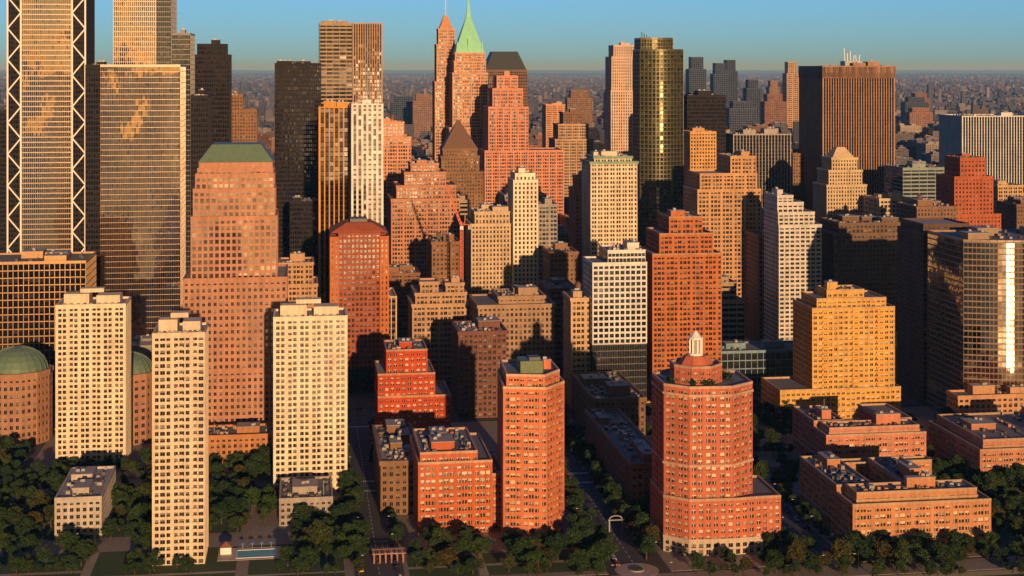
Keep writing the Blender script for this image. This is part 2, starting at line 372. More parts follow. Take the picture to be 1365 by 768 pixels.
bld('brick_apartment_tower',86,128.6,920,42,114,S((.46,.165,.065),'punch',2.7,3.1,.46,.42,.3,.25,tank=True,trim=(.40,.24,.15),wide=3),tiers=[(0,1,0,1,91),(.12,.9,.08,.92,103),(.28,.76,.15,.85,113)])
bld('glass_apartment_tower',48.4,80.8,900,30,95,WGRID,tiers=[(0,1,0,1,40,GLASSD),(0,1,0,1,88),(.3,1,.1,1,95,GLASSB)])
bld('low_glass_building',132,190,950,30,26,S((.18,.30,.33),'blue',4,5,.1,.12))
def gable(mb,w,d):
    A=rect(-w/2,w/2,0,d); B=rect(-w*.22,w*.22,d*.2,d*.8); frust(mb,A,101.2,B,107,REDD['wall'])
    box(mb,-w*.15,w*.15,d*.3,d*.7,107,109,ROOF)
REDC=S((.54,.16,.055),'punch',2.3,3.3,.62,.40,.35,.25)
bld('red_granite_office_tower',-114.7,-78.5,950,38,101,REDC,clut=0,extra=gable,tiers=[(0,1,0,1,14,BLACK),(0,.14,-.02,.5,98,REDC,14),(.145,.855,.03,1,101,REDD,14),(.86,1,-.02,.5,98,REDC,14)])
def wfc(mb,w,d):
    frust(mb,rect(-.36*w,.36*w,.14*d,.86*d),150.2,rect(-.36*w,.36*w,.14*d,.86*d),154,GRAN['wall'])
    frust(mb,rect(-.37*w,.37*w,.13*d,.87*d),154.02,rect(-.24*w,.24*w,.27*d,.73*d),163.5,DGREEN)
GRANS=S((.46,.25,.15),'punch',3.0,3.7,.52,.5,.3,.25)
bld('stepped_roof_office_tower',-177,-122.5,812,52,163,GRAN,clut=0,extra=wfc,tiers=[(.02,.98,.02,.98,6,GREY),(0,1,0,1,42,GRANS),(0,1,0,1,91,GRANS,42.1),(.07,.9,.07,.9,124),(.09,.88,.09,.88,139),(.11,.87,.11,.87,147),(.13,.86,.13,.86,150)])
def rotunda(name,x,Y,r,h):
    mb=MB(); st=S((.42,.24,.15),'punch',3.2,4.2,.5,.5,.35,.3,corn=.5); n=12
    P=ngon(0,r,r,n,math.pi/n)
    for i in range(n): wall(mb,P[i],P[(i+1)%n],0,h,st)
    parapet(mb,P,h,st,1.6); mb.poly([(*p,h+.05) for p in P],ROOF)
    prev=(.9*r,h+.1)
    for k in range(1,7):
        a=k/6*math.pi/2; rr=.9*r*math.cos(a)+.3; z=h+.1+.75*r*math.sin(a)
        frust(mb,ngon(0,r,prev[0],24),prev[1],ngon(0,r,rr,24),z,DGREEN,cap=(k==6)); prev=(rr,z)
    for i in range(24):
        a=i*math.pi/12; pr=None
        for k in range(7):
            t=k/6*math.pi/2; rr=.9*r*math.cos(t)+.35; z=h+.15+.75*r*math.sin(t); c=(rr*math.cos(a),r+rr*math.sin(a),z)
            if pr: beam(mb,pr,c,.14,DGREEN)
            pr=c
    u,v=uv_of(x,Y); FOOT.append((u-r,u+r,v,v+2*r))
    mb.obj(name,(x,Y,0),GR)
rotunda('domed_rotunda_building',-271,812,18,38)
rotunda('domed_rotunda_building',-210,815,15,37)
bld('low_stone_building',-253,-224,835,40,30,GRANS)
GRIDG=S(plain('mullion_bronze3',(.33,.20,.09),.4,.5),'black',3.0,4.5,.13,.13,.3,.3)
bld('glass_office_building',-345,-258,902,45,88,GRIDG)
# ------------------------------------------------------------ tall glass group
def xbrace(mb,w,d):
    for s in(-1,1):
        xa,xb=s*w*.5,s*w*.33
        for k in range(13):
            z0=20+k*24; y=-1.2
            beam(mb,(xa,y,z0),(xb,y,z0+12),.5,WHITE); beam(mb,(xb,y,z0+12),(xa,y,z0+24),.5,WHITE)
        beam(mb,(xa,y,0),(xa,y,329),.6,WHITE); beam(mb,(xb,y,0),(xb,y,329),.6,WHITE)
bld('braced_glass_skyscraper',-385,-328,1150,50,329,GLASSG,extra=xbrace,tiers=[(0,.165,.02,1,329,BLACK,0),(.17,.83,0,1,329,S(plain('mullion_metal',(.26,.21,.16),.4,.5),'curtain',1.5,3.9,.14,.2,.12,.08),0),(.835,1,.02,1,329,BLACK,0)])
bld('dark_office_tower',-470,-393,1220,40,170,BLACK)
bld('glass_skyscraper',-287,-233,1050,50,207,GLASSG,clut=0)
bld('dark_glass_skyscraper',-301,-289,1060,45,207,BLACK)
bld('glass_skyscraper',-307,-250,1160,55,300,GLASSG,tiers=[(0,.55,0,1,300,S(plain('mullion_metal',(.26,.21,.16),.4,.5),'curtain',1.5,3.9,.2,.12,.3,.08),0),(.555,.75,.03,1,300,GLASSD,0),(.755,1,.1,1,232,GLASSD,0)])
bld('dark_office_tower',-231,-219,1080,45,185,BLACK)
bld('dark_office_tower',-265,-236,1250,40,224,BLACK,tiers=[(0,1,0,1,216),(.1,.9,.1,.9,225)])
bld('brown_office_tower',-283,-256,1500,40,172,BROWN,tiers=[(0,1,0,1,163),(0,.5,0,1,178)])
bld('black_office_tower',-205,-166,1300,45,209,BLACK)
bld('striped_office_tower',-148,-122,1402,45,247,S((.52,.31,.18),'black',2.2,3.7,.38,.3,.9,.05,span=(.12,.07,.05)),clut=0)
bld('banded_office_tower',-179.5,-149,1402,45,247,HOR,clut=.5)
bld('golden_pier_office_tower',-147,-122,1150,40,175,S((.58,.31,.09),'black',3.6,3.7,.26,.2,1.0,.05,span=(.03,.015,.012)))
bld('white_pier_office_tower',-119,-97,1120,36,178,S((.68,.64,.60),'black',3.6,3.7,.42,.35,.8,.05,span=(.14,.12,.11)))
bld('masonry_office_tower',-128,-96,1420,40,154,PINK,tiers=[(0,1,0,1,140),(.0,.8,.1,.9,154)])
bld('masonry_office_building',-100,-44,1250,50,124,PINK,tiers=[(0,1,0,1,96),(.08,.95,.05,.95,107),(.2,.8,.1,.9,118),(.3,.7,.2,.8,125)],clut=2)
def spire_a(mb,w,d):
    frust(mb,rect(-.35*w,.35*w,.15*d,.85*d),250,rect(-.1*w,.1*w,.4*d,.6*d),266,PINK['wall'])
    beam(mb,(0,d/2,266),(0,d/2,300),.5,METAL)
bld('spired_masonry_skyscraper',-85,-63,1700,26,250,PINK,clut=0,extra=spire_a,tiers=[(-.1,1.1,-.1,1.1,190),(0,1,0,1,232),(.1,.9,.1,.9,250)])
def green(mb,w,d):
    frust(mb,rect(-.42*w,.42*w,.1*d,.9*d),222,rect(-.38*w,.38*w,.13*d,.87*d),228,COPPER)
    frust(mb,rect(-.38*w,.38*w,.13*d,.87*d),228.02,rect(-.07*w,.07*w,.43*d,.57*d),262,COPPER)
    for s in(-1,1): frust(mb,rect(s*.36*w-1.5,s*.36*w+1.5,0.08*d,.08*d+3),222,rect(s*.36*w-.2,s*.36*w+.2,.1*d,.1*d+.4),236,COPPER)
    frust(mb,rect(-.07*w,.07*w,.43*d,.57*d),262.02,rect(-.01*w,.01*w,.49*d,.51*d),284,COPPER)
    box(mb,-2.2,2.2,.1*d-.5,.1*d+4,222,238,COPPER)
bld('green_pyramid_skyscraper',-65,-27,1650,36,222,PINK,clut=0,extra=green,tiers=[(-.1,1.15,-.1,1,140),(0,1,0,1,200),(.05,.95,.05,.95,213),(.08,.92,.08,.92,222)])
def pyr(z0,z1,mat,a=.48,b=.03):
    def e(mb,w,d): frust(mb,rect(-a*w,a*w,(.5-a)*d,(.5+a)*d),z0,rect(-b*w,b*w,(.5-b)*d,(.5+b)*d),z1,mat)
    return e
bld('pyramid_roof_tower',-68,-32,1450,34,127,BROWN,clut=0,tiers=[(-.1,1.1,-.1,1.1,105),(0,1,0,1,120),(.05,.95,.05,.95,127)],extra=pyr(127.2,155,plain('clay_tile_roof',(.16,.09,.06),.8)))
bld('mansard_roof_office_tower',-32,18,1800,45,203,S((.20,.12,.09),'black',2.5,3.7,.4,.4,.4,.2),clut=0,extra=pyr(203,226,plain('dark_slate_roof',(.03,.04,.04),.6),.5,.3))
bld('stepped_masonry_skyscraper',-24,16.5,1550,44,196,S((.58,.30,.19),'punch',2.5,3.5,.5,.38,.5,.2,wide=3),clut=1,tiers=[(-.1,1.9,-.05,1,120),(0,1,0,1,165),(.12,.88,.1,.9,184),(.24,.76,.2,.8,197)])
bld('white_office_tower',1.4,19.5,1150,30,124,S((.68,.60,.48),'punch',3.0,3.5,.5,.35,.5,.25),tiers=[(0,1,0,1,119),(.1,.9,.1,.9,124)])
bld('cream_masonry_building',-31,1,1155,40,94,TANL,tiers=[(0,1,0,1,85),(.1,1,.1,.9,94)],clut=2)
bld('old_masonry_office_building',-21,26.4,950,45,58,S((.34,.21,.13),'punch',2.8,3.6,.45,.42,.4,.28,corn=.8,tank=True,belts=(.2,.8)),clut=3,tiers=[(0,1,0,1,55),(.3,.9,.2,.9,59)])
bld('old_masonry_office_building',-65,-28,985,40,62,TAN,tiers=[(0,1,0,1,50),(.06,.94,.05,.95,57),(.15,.45,.1,.5,64),(.6,.9,.1,.5,63,None,57)],clut=1)
bld('brick_office_building',-31,-3.5,882,36,50,S((.18,.085,.06),'punch',2.8,3.4,.45,.42,.4,.28,corn=.5,tank=True),clut=2)
bld('slim_masonry_building',35.8,47.2,905,26,66,TAN)
bld('masonry_office_tower',53,71,1250,30,112,ORANGE,tiers=[(0,1,0,1,104),(.15,.85,.1,.9,114)])
bld('cream_masonry_tower',63,100,1200,38,134,S((.62,.53,.40),'punch',2.5,3.5,.45,.4,.4,.28,tank=True,corn=.9,trim=(.20,.30,.22),wide=2),clut=2,tiers=[(0,1,0,1,130),(.1,.9,.1,.9,134)])
bld('cream_masonry_skyscraper',113,143,1700,34,230,S((.68,.49,.36),'punch',2.6,3.5,.5,.35,.5,.2),tiers=[(-.03,1.03,-.02,1,180),(0,1,0,1,218),(.1,.9,.1,.9,231)])
def slant(mb,w,d):
    for i in range(9): box(mb,-w*.45+i*2.2,-w*.45+i*2.2+.5,d*.1,d*.15,222,237-i*1.3,DARK)
def goldt():
    P=arc(-19,19,0,6,12)+[(19,28),(-19,28)]; Q=arc(-18,10,1,3,6)+[(10,26),(-18,26)]
    return [(P,0,221,GOLDG),(Q,221,231,GOLDG)]
bld('curved_glass_skyscraper',111,148.5,1300,30,231,GOLDG,polys=goldt(),extra=slant)
bld('dark_office_tower',175,214,1500,40,178,BLACK)
bld('masonry_office_tower',171,196,1440,30,144,S((.55,.34,.14),'punch',2.8,3.5,.45,.4))
bld('stepped_masonry_tower',142,191,1150,42,138,S((.54,.29,.14),'punch',3.0,3.4,.5,.4,.45,.25,tank=True,wide=3),tiers=[(0,1,0,1,112),(.05,.95,.05,.95,124),(.55,.95,.1,.9,137)],clut=2)
bld('white_banded_apartment_tower',192,222.7,1080,34,113,S((.62,.60,.56),'punch',4,3.2,.3,.45,.3,.6),tiers=[(0,1,0,1,92),(0,.85,.05,1,101),(0,.6,.1,1,108),(0,.35,.1,1,113)])
bld('pinstripe_office_tower',221,279,1500,45,139,S((.36,.33,.30),'black',3.2,3.7,.22,.2,.6,.05,span=(.05,.06,.07)))
bld('striped_office_skyscraper',310,383,1500,70,205,STRP,tiers=[(0,1,0,1,196),(-.005,1.005,-.005,1.005,207,S((.34,.19,.13),'black',6,11,.9,.9,.9,.9))],clut=3,extra=lambda mb,w,d:[box(mb,-8,10,16,30,207,213,METAL)]+[beam(mb,(a,20,213),(a+random.uniform(-1,1),20,213+random.uniform(4,14)),.35,WHITE) for a in range(-7,9,3)])
def ziggy(mb,w,d):
    frust(mb,rect(-.3*w,.3*w,.2*d,.8*d),124,rect(-.1*w,.1*w,.4*d,.6*d),134,TANL['wall'])
bld('classical_stepped_tower',283,319,1350,36,124,TANL,clut=0,extra=ziggy,tiers=[(0,1,0,1,100),(.08,.92,.08,.92,113),(.18,.82,.15,.85,124)])
bld('banded_glass_office_building',364,411,1400,45,112,TEAL,clut=2)
bld('brown_brick_tower',354,391.5,1200,36,131,S((.34,.12,.06),'punch',3,3.4,.5,.5,.4,.2),tiers=[(0,1,0,1,88),(.0,.85,.05,1,118),(.15,.7,.1,.9,133)])
bld('pinstripe_office_building',508,620,1700,60,151,S((.55,.55,.53),'black',3.2,3.7,.3,.3,.9,.05,span=(.03,.045,.08)),clut=3)
bld('masonry_office_building',235,296,1100,50,92,S((.18,.115,.08),'punch',3.0,3.5,.45,.42,.4,.28,corn=.5,tank=True),clut=3,tiers=[(0,1,0,1,84),(.1,.9,.1,.9,91)])
bld('masonry_office_building',290,322,1550,40,117,BROWN)
bld('masonry_office_building',184,201,1120,36,80,BROWN)
bld('masonry_office_tower',52,97,1800,45,143,TAN,tiers=[(0,1,0,1,120),(.1,.9,.1,.9,138),(.25,.75,.2,.8,152,BROWN)])
bld('masonry_office_tower',57,88,2500,40,145,PINK)
bld('masonry_office_building',21,36,1200,30,96,GREY)
bld('masonry_office_building',28,48,1100,30,70,BROWN)
bld('masonry_office_building',-158,-131,1005,34,74,TAN,tiers=[(0,1,0,1,60),(.1,.9,.1,.9,74)])
bld('dark_office_building',-178,-155,1205,34,98,BLACK)
bld('masonry_office_building',-60,-40,1130,30,74,BROWN)
bld('masonry_office_building',222,250,1260,40,84,GREY)
bld('masonry_office_building',318,350,1180,40,96,BROWN)
bld('masonry_office_building',470,520,1400,40,78,BROWN)
for x,Y,w,h,s in[(557,4500,52,240,DBLUE),(640,4600,44,222,DBLUE),(680,4650,40,232,DBLUE),(842,4500,36,225,TAN),(757,4700,44,170,DBLUE),(900,4800,44,140,BROWN),(-260,4400,60,130,BROWN),(-330,4600,80,120,DBLUE),(190,4200,70,145,BROWN),(290,4300,40,160,DBLUE),(1040,4900,60,120,BROWN),(470,4000,50,130,BROWN),(800,3800,60,95,BROWN),(1350,5000,80,110,DBLUE),(1200,4400,70,90,BROWN),(-560,4800,60,120,BROWN),(1000,4200,44,130,DBLUE),(1100,3600,60,80,BROWN),(600,3900,70,120,DBLUE),(720,4100,60,135,BROWN),(860,3500,70,100,DBLUE),(1250,5600,50,150,DBLUE),(1420,5200,60,120,BROWN),(480,5200,50,150,DBLUE),(1120,6200,60,150,DBLUE),(980,5600,40,160,BROWN)]:
    s2=dict(s); s2['bay']=6; s2['fl']=6
    bld('distant_tower',x-w/2,x+w/2,Y,40,h,s2,clut=0,tiers=[(0,1,0,1,h*.85),(.15,.85,.1,.9,h)])
# ------------------------------------------------------------ fillers
styles=[TAN,PINK,BROWN,GREY,ORANGE,TANL,BROWN,REDD,GREY,TAN,BROWN,DBROWN,STRT,BLACK,HOR]
fst=[BROWN,DBROWN,S((.13,.12,.13)),S((.20,.17,.15)),S((.26,.14,.09)),S((.30,.25,.21)),S((.09,.09,.11)),S((.24,.10,.06)),BLACK]
v=345; cnt=0
while v<3300:
    Yc=600+v; step=46+v*.012; u=-.40*Yc+.14*v-40
    while u<.40*Yc+.14*v+60:
        w=random.uniform(.55,.86)*step; d=random.uniform(.6,.85)*62
        x,y=xy_of(u+w/2,v)
        if y<1000: h=random.uniform(18,40)
        elif y<1300: h=random.uniform(28,62)
        elif y<1800: h=random.uniform(36,92)
        elif y<2300: h=random.uniform(30,75)
        else: h=random.choice([18,22,28,36,46,60])*random.uniform(.8,1.15)
        r=(u,u+w,v,v+d)
        if not any(r[0]<f[1]+2 and r[1]>f[0]-2 and r[2]<f[3]+3 and r[3]>f[2]-3 for f in FOOT):
            s=dict(random.choice(styles if y<1700 else fst))
            s['bay']*=random.uniform(.85,1.5); s['fl']*=random.uniform(.95,1.15); s['pw']*=random.uniform(.75,1.2); s['sf']*=random.uniform(.7,1.2)
            s['wide']=random.choice([0,0,2,3,4])
            if random.random()<.4: s['belts']=(.12,.86)
            if y>1900: s['bay']=4;s['fl']=4; s['tank']=False
            t=None
            k=random.random()
            if k<.35: t=[(0,1,0,1,h*.78),(.12,.88,.1,.9,h)]
            elif k<.5: t=[(0,1,0,1,h*.6),(0,.6,.1,.9,h*.85),(.1,.5,.2,.8,h)]
            elif k<.65: t=[(0,1,0,1,h*.7),(.35,1,.0,.9,h)]
            bld('city_building',x-w*CG/2,x+w*CG/2,y,d,h,s,tiers=t,clut=1.0 if y<1700 else .4); cnt+=1
        u+=step+ (14 if random.random()<.3 else 3)
    v+=78
def carpet():
    n=36000; Y=np.exp(rng.uniform(math.log(3400),math.log(45000),n)); X=rng.uniform(-.42,.42,n)*Y
    sc=np.clip((Y/3600)**.55,1,3.5)
    w=rng.lognormal(2.75,.5,n)*sc; d=rng.uniform(8,18,n)*sc; h=np.minimum(rng.lognormal(2.3,.45,n),45)*np.clip(sc,1,1.4)
    tall=rng.random(n)<.04; h=np.where(tall,h*3.2,h); w=np.where(tall,18,w)
    A=np.stack([X-w/2,X+w/2,Y,Y+d,np.zeros(n),h],1); q=boxq(A).reshape(6,n,4,3)
    r=rng.random((n,1,2))*50; uv=np.broadcast_to(r[None],(6,n,4,2))
    m,nt,b=newmat('distant_masonry_hazed')
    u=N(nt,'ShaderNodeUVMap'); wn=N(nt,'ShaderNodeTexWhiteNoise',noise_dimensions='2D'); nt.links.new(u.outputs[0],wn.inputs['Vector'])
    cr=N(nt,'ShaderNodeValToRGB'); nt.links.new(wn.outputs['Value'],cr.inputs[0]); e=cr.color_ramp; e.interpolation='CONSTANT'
    cols=[(.07,.06,.07),(.04,.055,.08),(.14,.13,.14),(.10,.055,.045),(.035,.045,.07),(.22,.20,.20),(.03,.035,.045),(.06,.075,.10)]  # wall tones darkened and shifted to blue: air haze painted into the colour
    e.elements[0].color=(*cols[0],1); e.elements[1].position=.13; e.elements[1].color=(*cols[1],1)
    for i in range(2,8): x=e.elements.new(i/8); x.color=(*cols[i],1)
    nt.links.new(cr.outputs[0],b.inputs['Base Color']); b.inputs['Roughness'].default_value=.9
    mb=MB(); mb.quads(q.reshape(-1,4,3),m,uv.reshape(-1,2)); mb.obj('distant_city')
    n=9000; Y=np.exp(rng.uniform(math.log(3300),math.log(30000),n)); X=rng.uniform(-.42,.42,n)*Y; s=np.clip((Y/3300)**.6,1,3)
    C=np.stack([X,Y,np.full(n,7.0)],1)[:,None,:]+rng.normal(size=(n,14,3))*np.stack([9*s,7*s,2.6*np.ones(n)],1)[:,None,:]
    mb=MB(); mb.quads(leafquads(C.reshape(-1,3),4.5,rng),leafmat('distant_foliage_hazed',(.012,.028,.024),(.022,.04,.03))); mb.obj('distant_trees')  # leaf greens pulled towards blue, distance haze put into the colour
carpet()
# ------------------------------------------------------------ trees
def treemesh(k):
    rg=np.random.default_rng(k); mb=MB(); H=11+rg.uniform(-1.5,2); R=H*.42
    frust(mb,ngon(0,0,.38,7),0,ngon(.1,.1,.22,7),H*.5,BARK)
    lobes=[]
    for i in range(14):
        a=rg.uniform(0,6.28); rr=R*rg.uniform(.15,.78); z=H*rg.uniform(.36,.88); rr*= (1.15-abs(z/H-.55)*1.3)
        c=np.array([rr*math.cos(a),rr*math.sin(a),z]); lobes.append((c,rg.uniform(1.2,2.3)))
        if i<8: beam(mb,(0.05,.05,H*rg.uniform(.25,.45)),tuple(c),.1,BARK)
    lobes.append((np.array([0,0,H*.88]),1.6))
    pts=[]
    for c,r in lobes:
        m=150; d=rg.normal(size=(m,3)); d/=np.linalg.norm(d,axis=1)[:,None]; d[:,2]*=.75
        pts.append(c+d*r*rg.uniform(.5,1.2,(m,1)))
    mb.quads(leafquads(np.concatenate(pts),.32,rg),LEAF); return mb.mesh('tree')
TM=[treemesh(k) for k in range(8)]
TP=[]
FEAT=[(-128,-96,600,654),(-60,-42,604,636),(38,64,604,622),(-175,-158,600,652),(-12,-2,600,628),(186,200,600,626)]
ROADS=[(-57,-47),(48,58),(128,138)]
def tree(x,y,s=1.0,name='tree',gap=4.8):
    u,v=uv_of(x,y)
    if any(a<u<b for a,b in ROADS) and v>2: return False
    if any(a<x<b and c<y<d for a,b,c,d in FEAT): return False
    if any(f[0]-2.0<u<f[1]+2.0 and f[2]-2.0<v<f[3]+1.5 for f in FOOT): return False
    if any((x-a)**2+(y-b)**2<(gap*s)**2 for a,b in TP): return False
    TP.append((x,y)); o=bpy.data.objects.new(name,random.choice(TM)); o.location=(x,y,.1); o.rotation_euler=(0,0,random.uniform(0,6.28))
    q=s*random.uniform(.55,1.15); o.scale=(q,q,q*random.uniform(.75,1.05)); SC.collection.objects.link(o); return True
def region(x0,x1,y0,y1,n,s=1.0):
    for _ in range(n): tree(random.uniform(x0,x1),random.uniform(y0,y1),s)
region(-235,-150,616,700,90); region(-280,-150,690,790,140); region(-145,-108,660,765,90); region(-96,-60,613,668,60)
region(-80,-58,668,800,90); region(-42,36,613,645,95,.95); region(108,146,612,634,40); region(146,235,612,636,70,.9)
region(206,240,636,760,90); region(84,110,610,622,10,.7)
region(28,66,640,720,90,1.0); region(75,160,700,885,150,.95); region(30,60,620,640,20,.9); region(150,235,715,760,60,.8); region(215,260,700,860,80)
region(-215,-128,604,616,35,.65); region(-96,36,605,614,38,.65); region(70,220,602,614,45,.65)
for v0 in range(36,270,7):
    for uu in (40,44,61.5,65):
        tree(*xy_of(uu+random.uniform(-1,1),v0+random.uniform(-2,2)),.9)
    for uu in (-61,-43,124,143): 
        if random.random()<.7: tree(*xy_of(uu,v0+random.uniform(-2,2)),.7)
# ------------------------------------------------------------ ground, water, roads
def gmat():
    m,nt,b=newmat('ground'); tc=N(nt,'ShaderNodeTexCoord')
    n=N(nt,'ShaderNodeTexNoise'); n.inputs['Scale'].default_value=.02; n.inputs['Detail'].default_value=8; nt.links.new(tc.outputs['Object'],n.inputs['Vector'])
    n2=N(nt,'ShaderNodeTexNoise'); n2.inputs['Scale'].default_value=.0012; n2.inputs['Detail'].default_value=6; nt.links.new(tc.outputs['Object'],n2.inputs['Vector'])
    c=mix_(nt,n.outputs['Fac'],(.04,.04,.042),(.075,.072,.07)); sp=N(nt,'ShaderNodeSeparateXYZ'); nt.links.new(tc.outputs['Object'],sp.inputs[0])
    far_hazed=mix_(nt,n2.outputs['Fac'],(.02,.035,.035),(.05,.06,.07))  # far ground: blue-grey of distant haze painted into the base colour
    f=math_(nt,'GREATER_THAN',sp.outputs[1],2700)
    nt.links.new(mix_(nt,f,c,far_hazed),b.inputs['Base Color']); b.inputs['Roughness'].default_value=.9; return m
mb=MB(); mb.quads([[(-150000,-14,0),(150000,-14,0),(150000,250000,0),(-150000,250000,0)],[(-150000,-14,-5),(150000,-14,-5),(150000,-14,0),(-150000,-14,0)]],gmat()); mb.obj('ground',(0,600,0),GR)
m,nt,b=newmat('water'); b.inputs['Base Color'].default_value=(.05,.065,.07,1); b.inputs['Roughness'].default_value=.38; b.inputs['IOR'].default_value=1.33
n=N(nt,'ShaderNodeTexNoise'); n.inputs['Scale'].default_value=.25; bp=N(nt,'ShaderNodeBump'); bp.inputs['Strength'].default_value=.8; bp.inputs['Distance'].default_value=.6
tc=N(nt,'ShaderNodeTexCoord'); nt.links.new(tc.outputs['Object'],n.inputs['Vector']); nt.links.new(n.outputs['Fac'],bp.inputs['Height']); nt.links.new(bp.outputs[0],b.inputs['Normal'])
mb=MB(); mb.quads([[(-150000,-100000,-2),(150000,-100000,-2),(150000,40,-2),(-150000,40,-2)]],m); mb.obj('river',(0,560,0),GR)
PAV=plain('paving',(.26,.22,.18),.9); PATH=plain('path_paving',(.34,.30,.25),.9); LAWN=plain('lawn',(.045,.08,.02),.95,0,.25); KERB=plain('kerb_stone',(.30,.29,.27),.8); PAINT=plain('road_paint',(.7,.7,.66),.7)
U=[(-420,-230),(-222,-62),(-42,40),(66,124),(142,420)]; Vv=[(12,140),(152,272)]
pav=MB();lawn=MB()
box(pav,-420,420,-13,1,0,.15,PAV)
for a,b2 in U:
    for c,d in Vv:
        if c==12: c=3
        box(pav,a,b2,c,d,0,.15,PAV)
for a,c,b2,d in[(-215,16,-110,60),(-105,6,-66,60),(-40,8,38,36),(110,6,122,30),(144,8,250,36),(205,40,240,135),(-215,80,-110,136)]:
    lawn.quads([[(a,c,.156),(b2,c,.156),(b2,d,.156),(a,d,.156)]],LAWN)
pav.obj('pavement',(0,600,0),GR); lawn.obj('lawn',(0,600,0),GR)
pt=MB()
for a,c,b2,d in[(-172,16,-168,60),(-215,34,-172.2,37),(-167.8,26,-110,28.5),(-105,20,-66,22),(-12,8,-8,36),(-40,20,-12.2,22.4),(-7.8,20,38,22.4),(192,8,195,36),(144,22,191.8,24.4),(-215,104,-110,107)]:
    pt.quads([[(a,c,.161),(b2,c,.161),(b2,d,.161),(a,d,.161)]],PATH)
pt.obj('footpath',(0,600,0),GR)
mk=MB()
for uc in(-52,53,133):
    for vv in range(10,272,6):
        if 138<vv<154: continue
        mk.quads([[(uc-.1,vv,.006),(uc+.1,vv,.006),(uc+.1,vv+3,.006),(uc-.1,vv+3,.006)]],PAINT)
    for vv in(136,153,268):
        for k in range(-7,8): mk.quads([[(uc+k*1.1,vv,.006),(uc+k*1.1+.5,vv,.006),(uc+k*1.1+.5,vv+3,.006),(uc+k*1.1,vv+3,.006)]],PAINT)
for k in range(-60,80):
    for vv in(146,282,290,302,310): mk.quads([[(k*6,vv,.006),(k*6+3,vv,.006),(k*6+3,vv+.2,.006),(k*6,vv+.2,.006)]],PAINT)
mk.obj('road_markings',(0,600,0),GR)
# cars
CARM=[plain('car_paint_%d'%i,c,.25,.1,.02) for i,c in enumerate([(.02,.02,.025),(.6,.6,.6),(.25,.26,.28),(.3,.03,.02),(.7,.45,.03),(.03,.06,.14)])]
CG_=plain('car_glass',(.015,.018,.02),.08); TY=plain('tyre',(.02,.02,.02),.9); LG=plain('car_lamp',(.6,.55,.5),.2)
def carmesh(pm):
    mb=MB()
    prof=[(-2.2,.35),(-2.25,.75),(-2.1,.95),(-1.3,1.0),(1.0,.98),(2.0,.85),(2.2,.65),(2.2,.35)]
    for s in(-.88,.88): mb.poly([(x,s,z) for x,z in (prof if s<0 else prof[::-1])][::-1],pm)
    q=[]
    for i in range(len(prof)):
        a,b=prof[i],prof[(i+1)%len(prof)]; q.append([(a[0],-.88,a[1]),(b[0],-.88,b[1]),(b[0],.88,b[1]),(a[0],.88,a[1])])
    mb.quads(q,pm)
    frust(mb,rect(-1.75,.95,-.82,.82),.99,rect(-1.25,.3,-.66,.66),1.42,CG_); mb.quads(boxq([(-1.3,.35,-.68,.68,1.42,1.47)]),pm)
    for x in(-1.4,1.35):
        for s in(-1,1):
            P=[(x+.33*math.cos(t*math.pi/6),.33+.33*math.sin(t*math.pi/6)) for t in range(12)]
            q=[[(P[i][0],s*.70,P[i][1]),(P[(i+1)%12][0],s*.70,P[(i+1)%12][1]),(P[(i+1)%12][0],s*.91,P[(i+1)%12][1]),(P[i][0],s*.91,P[i][1])] for i in range(12)]
            mb.quads(q,TY); mb.poly([(a,s*.91,b) for a,b in P],TY)
    for s in(-.6,.6): mb.quads(boxq([(2.15,2.23,s-.2,s+.2,.6,.75)]),LG)
    return mb.mesh('car')
CM=[carmesh(p) for p in CARM]
def car(u,v,along=True):
    x,y=xy_of(u,v); o=bpy.data.objects.new('parked_car',random.choice(CM)); o.location=(x,y,.005); o.rotation_euler=(0,0,GR+(math.pi/2 if along else 0)+random.choice([0,math.pi])); SC.collection.objects.link(o)
for uc in(-52,53,133):
    for vv in range(14,266,7):
        if 134<vv<158: continue
        for s in(-1,1):
            if random.random()<.5: car(uc+s*(7.2 if uc!=133 else 6.4),vv)
for k in range(-40,60):
    for vv in(285.5,294,306,313):
        if random.random()<.3: car(k*8+random.uniform(-1,1),vv,False)
lm=MB(); cyl(lm,0,0,.12,0,7,DARK,8,.07); beam(lm,(0,0,6.9),(1.6,0,7.3),.05,DARK); lm.quads(boxq([(1.3,2.1,-.15,.15,7.2,7.35)]),WHITE); LM=lm.mesh('street_lamp')
for vv in range(-8,270,26):
    for uu,r in((-60.5,0),(-43.5,math.pi),(41,math.pi),(65,math.pi),(125,0),(141.5,math.pi)):
        o=bpy.data.objects.new('street_lamp',LM); x,y=xy_of(uu,vv); o.location=(x,y,.15); o.rotation_euler=(0,0,GR+r); SC.collection.objects.link(o)
RW=plain('pergola_brick',(.34,.16,.10),.8)
mb=MB()
for i in range(6):
    for y in(0,6): box(mb,i*2.4-6.4,i*2.4-5.8,y,y+.6,0,3.6,RW)
for y in(0,6): box(mb,-7,7,y+.1,y+.5,3.6,4.0,RW)
for i in range(18): box(mb,-6.8+i*.8,-6.6+i*.8,-.8,7.4,4.0,4.25,TANL['wall'])
mb.obj('garden_pergola',(-51,622,.15),GR)
mb=MB(); box(mb,-13,13,-8,8,0,.12,plain('pool_deck',(.46,.40,.33))); mb.quads([[(-5,-5.6,.13),(11,-5.6,.13),(11,4.4,.13),(-5,4.4,.13)]],plain('pool_water',(.06,.42,.55),.5,0,.05))
for s in((-5.4,11.4,-6,-5.6),(-5.4,11.4,4.4,4.8),(-5.4,-5,-5.6,4.4),(11,11.4,-5.6,4.4)): box(mb,*s,.12,.3,WHITE)
